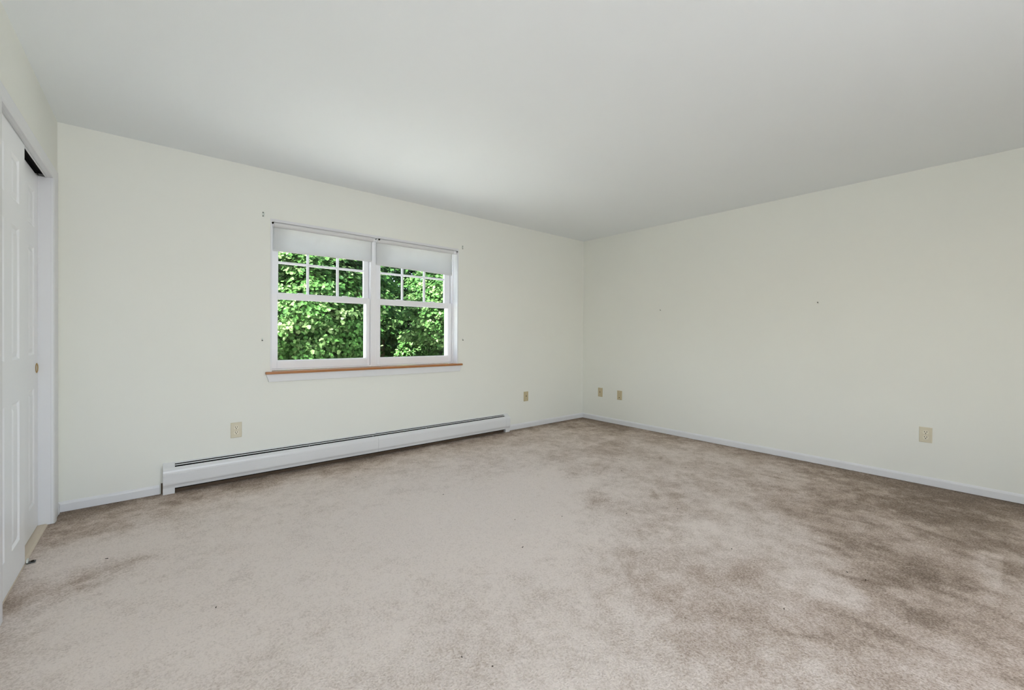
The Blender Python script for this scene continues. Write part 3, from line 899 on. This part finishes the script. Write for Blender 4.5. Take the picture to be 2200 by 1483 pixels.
def leaf_frames(rs, centers, n_per, spread, size, crown_c):
    """positions, orientation matrices and sizes of leaves grouped in sprays"""
    P = np.repeat(centers, n_per, axis=0)
    N = len(P)
    off = rs.normal(size=(N, 3)) * spread * np.array([1, 1, 0.55])
    pos = P + off
    out = pos - crown_c
    out /= np.linalg.norm(out, axis=1, keepdims=True) + 1e-6
    nrm = out * 0.6 + np.array([0, -0.25, 0.75]) + rs.normal(size=(N, 3)) * 0.45
    nrm /= np.linalg.norm(nrm, axis=1, keepdims=True)
    t = rs.normal(size=(N, 3)) + out * 0.8 - np.array([0, 0, 0.6])
    t -= (t * nrm).sum(1, keepdims=True) * nrm
    t /= np.linalg.norm(t, axis=1, keepdims=True) + 1e-6
    s = np.cross(t, nrm)
    sz = size * rs.uniform(0.6, 1.25, N)
    return pos, s, t, nrm, sz

def tree(name, base, height, crown_c, crown_r, n_spray, n_per, size, mat, label, seed, n_parts=0, trunk_r=0.12, cat='tree', grp='trees outside the window'):
    rs = np.random.RandomState(seed)
    rnd = random.Random(seed)
    root = thing(name, base, label, cat, grp)
    b = Vector(base)
    cc, cr_ = np.array(crown_c, float), np.array(crown_r, float)
    top = Vector((crown_c[0], crown_c[1], crown_c[2] + crown_r[2] * 0.75))
    mid1 = b.lerp(top, 0.35) + Vector((rnd.uniform(-.15, .15), rnd.uniform(-.1, .1), 0))
    mid2 = b.lerp(top, 0.68) + Vector((rnd.uniform(-.2, .2), rnd.uniform(-.15, .15), 0))
    bm = NB(); tube_path(bm, [b, b.lerp(mid1, 0.5), mid1, mid2, top], [trunk_r * 1.25, trunk_r, trunk_r * 0.85, trunk_r * 0.55, 0.02], 12)
    obj('trunk', bm, M['bark'], root, smooth=True)
    # sprays near the crown's shell, some deeper inside
    d = rs.normal(size=(n_spray, 3))
    d /= np.linalg.norm(d, axis=1, keepdims=True)
    rad = rs.uniform(0.25, 1.0, n_spray) ** 0.45
    lump = 0.82 + 0.18 * np.sin(d[:, 0] * 7 + seed) * np.sin(d[:, 2] * 6 + 2 * seed)
    cen = cc + d * cr_ * (rad * lump)[:, None]
    bm = NB()
    for k in range(26):
        e = Vector(cen[k])
        t = rnd.uniform(0.25, 0.85)
        s = b.lerp(mid1, min(1, t * 2)) if t < 0.5 else mid1.lerp(top, (t - 0.5) * 2)
        m_ = s.lerp(e, 0.5) + Vector((0, 0, 0.12))
        r = trunk_r * 0.34
        tube_path(bm, [s, m_, e], [r, r * 0.55, 0.008], 6)
    obj('branches', bm, M['bark'], root, smooth=True)
    pos, s, t, nrm, sz = leaf_frames(rs, cen, n_per, 0.15, size, cc)
    N = len(pos)
    spray_tint = np.repeat(rs.uniform(0, 1, n_spray), n_per)
    tint = np.clip(0.70 * spray_tint + 0.36 * rs.uniform(0, 1, N) - 0.03, 0, 1)
    org = np.array(base)
    # the leaves turned towards the window are separate leaves, the rest one mass
    order = np.argsort(np.linalg.norm(pos - np.array(CAM), axis=1) + 100 * ((pos[:, 2] > 2.6) | (pos[:, 2] < 0.2) | (pos[:, 0] < -3.2) | (pos[:, 0] > 2.6)))
    single = set(order[:n_parts].tolist())
    keep = np.array([i for i in range(N) if i not in single])
    V = (pos[keep][:, None, :] - org + sz[keep][:, None, None] * (LP[None, :, 0:1] * s[keep][:, None, :] + LP[None, :, 1:2] * t[keep][:, None, :] + LP[None, :, 2:3] * nrm[keep][:, None, :]))
    nK = len(keep)
    me = bpy.data.meshes.new('foliage')
    me.vertices.add(nK * NLV)
    me.vertices.foreach_set('co', V.reshape(-1).astype(np.float32))
    base_i = (np.arange(nK) * NLV)[:, None]
    half_a = np.array([0, 1, 2, 3, 4, 5])
    half_b = np.array([0, 5, 6, 7, 8, 9])
    loops = np.concatenate([base_i + half_a, base_i + half_b], 1).reshape(-1)
    me.loops.add(len(loops))
    me.loops.foreach_set('vertex_index', loops.astype(np.int32))
    me.polygons.add(nK * 2)
    me.polygons.foreach_set('loop_start', (np.arange(nK * 2) * 6).astype(np.int32))
    me.update(calc_edges=True)
    a = me.attributes.new('tint', 'FLOAT', 'POINT')
    a.data.foreach_set('value', np.repeat(tint[keep], NLV).astype(np.float32))
    me.materials.append(mat)
    o = bpy.data.objects.new('foliage', me)
    COL.objects.link(o)
    o.parent = root
    o['kind'] = 'stuff'
    # shared leaf meshes in a few tints
    if n_parts:
        lm = []
        for q in range(6):
            m_ = bpy.data.meshes.new('leaf')
            m_.from_pydata([tuple(p) for p in LP], [], [(0, 1, 2, 3, 4, 5), (0, 5, 6, 7, 8, 9)])
            aa = m_.attributes.new('tint', 'FLOAT', 'POINT')
            aa.data.foreach_set('value', np.full(NLV, q / 5.0, np.float32))
            m_.materials.append(mat)
            lm.append(m_)
        for i in order[:n_parts]:
            lo = bpy.data.objects.new('leaf', lm[int(round(tint[i] * 5))])
            mm = Matrix.Identity(4)
            for r_ in range(3):
                mm[r_][0], mm[r_][1], mm[r_][2] = s[i][r_] * sz[i], t[i][r_] * sz[i], nrm[i][r_] * sz[i]
                mm[r_][3] = pos[i][r_] - org[r_]
            COL.objects.link(lo)
            lo.parent = root
            lo.matrix_local = mm
    return root

GZ = -0.50
tree('maple_tree', (-1.75, 6.5, GZ), 6, (-1.75, 6.4, 2.0), (1.80, 1.35, 2.5), 700, 58, 0.088, M['leaf'],
     'leafy green maple filling the left half of the window view', 5, n_parts=120)
tree('maple_tree', (2.25, 6.7, GZ), 6, (2.25, 6.6, 2.1), (1.85, 1.35, 2.5), 700, 58, 0.088, M['leaf'],
     'leafy green maple filling the right half of the window view', 8, n_parts=120)
tree('broadleaf_tree', (0.35, 10.4, GZ), 8, (0.35, 10.4, 3.0), (1.95, 1.45, 3.5), 520, 36, 0.14, M['leaf_deep'],
     'darker green tree behind the gap between the two maples', 13)
tree('broadleaf_tree', (4.9, 10.4, GZ), 8, (4.9, 10.4, 3.0), (1.95, 1.45, 3.5), 420, 32, 0.14, M['leaf_deep'],
     'darker green tree far to the right outside', 17)
tree('broadleaf_tree', (-4.2, 10.2, GZ), 8, (-4.2, 10.2, 3.0), (1.95, 1.45, 3.5), 420, 32, 0.14, M['leaf_deep'],
     'darker green tree far to the left outside', 21)
tree('broadleaf_tree', (-2.2, 14.2, GZ), 8, (-2.2, 14.2, 3.2), (2.4, 1.5, 3.7), 460, 30, 0.17, M['leaf_deep'],
     'distant dark green tree behind the left maple', 23)
tree('broadleaf_tree', (3.2, 14.4, GZ), 8, (3.2, 14.4, 3.2), (2.4, 1.5, 3.7), 460, 30, 0.17, M['leaf_deep'],
     'distant dark green tree behind the right maple', 27)

for (bx_, by_, rx_, lab, sd) in ((-3.1, 8.55, 1.15, 'low green bush on the far left under the trees', 31), (-0.40, 8.45, 1.0, 'low green bush in the middle under the trees', 33),
                                 (2.35, 8.65, 1.0, 'low green bush right of the middle under the trees', 35), (5.1, 8.45, 1.0, 'low green bush on the far right under the trees', 37)):
    tree('bush', (bx_, by_, GZ), 2, (bx_, by_, 0.45), (rx_, 0.42, 1.0), 190, 36, 0.12, M['leaf'], lab, sd, trunk_r=0.04, cat='bush', grp='bushes outside the window')

for (bx_, lab, sd) in ((-8.0, 'leftmost green hedge bush at the far edge of the yard', 41), (-2.0, 'green hedge bush second from left at the far edge of the yard', 43),
                       (4.0, 'green hedge bush third from left at the far edge of the yard', 45), (10.0, 'rightmost green hedge bush at the far edge of the yard', 47)):
    tree('hedge_bush', (bx_, 18.0, GZ), 3, (bx_, 18.0, 1.1), (2.65, 0.9, 1.9), 260, 34, 0.26, M['leaf_deep'], lab, sd, trunk_r=0.06, cat='bush', grp='bushes outside the window')

# tidy helper property
for o in bpy.data.objects:
    if '_org' in o:
        del o['_org']
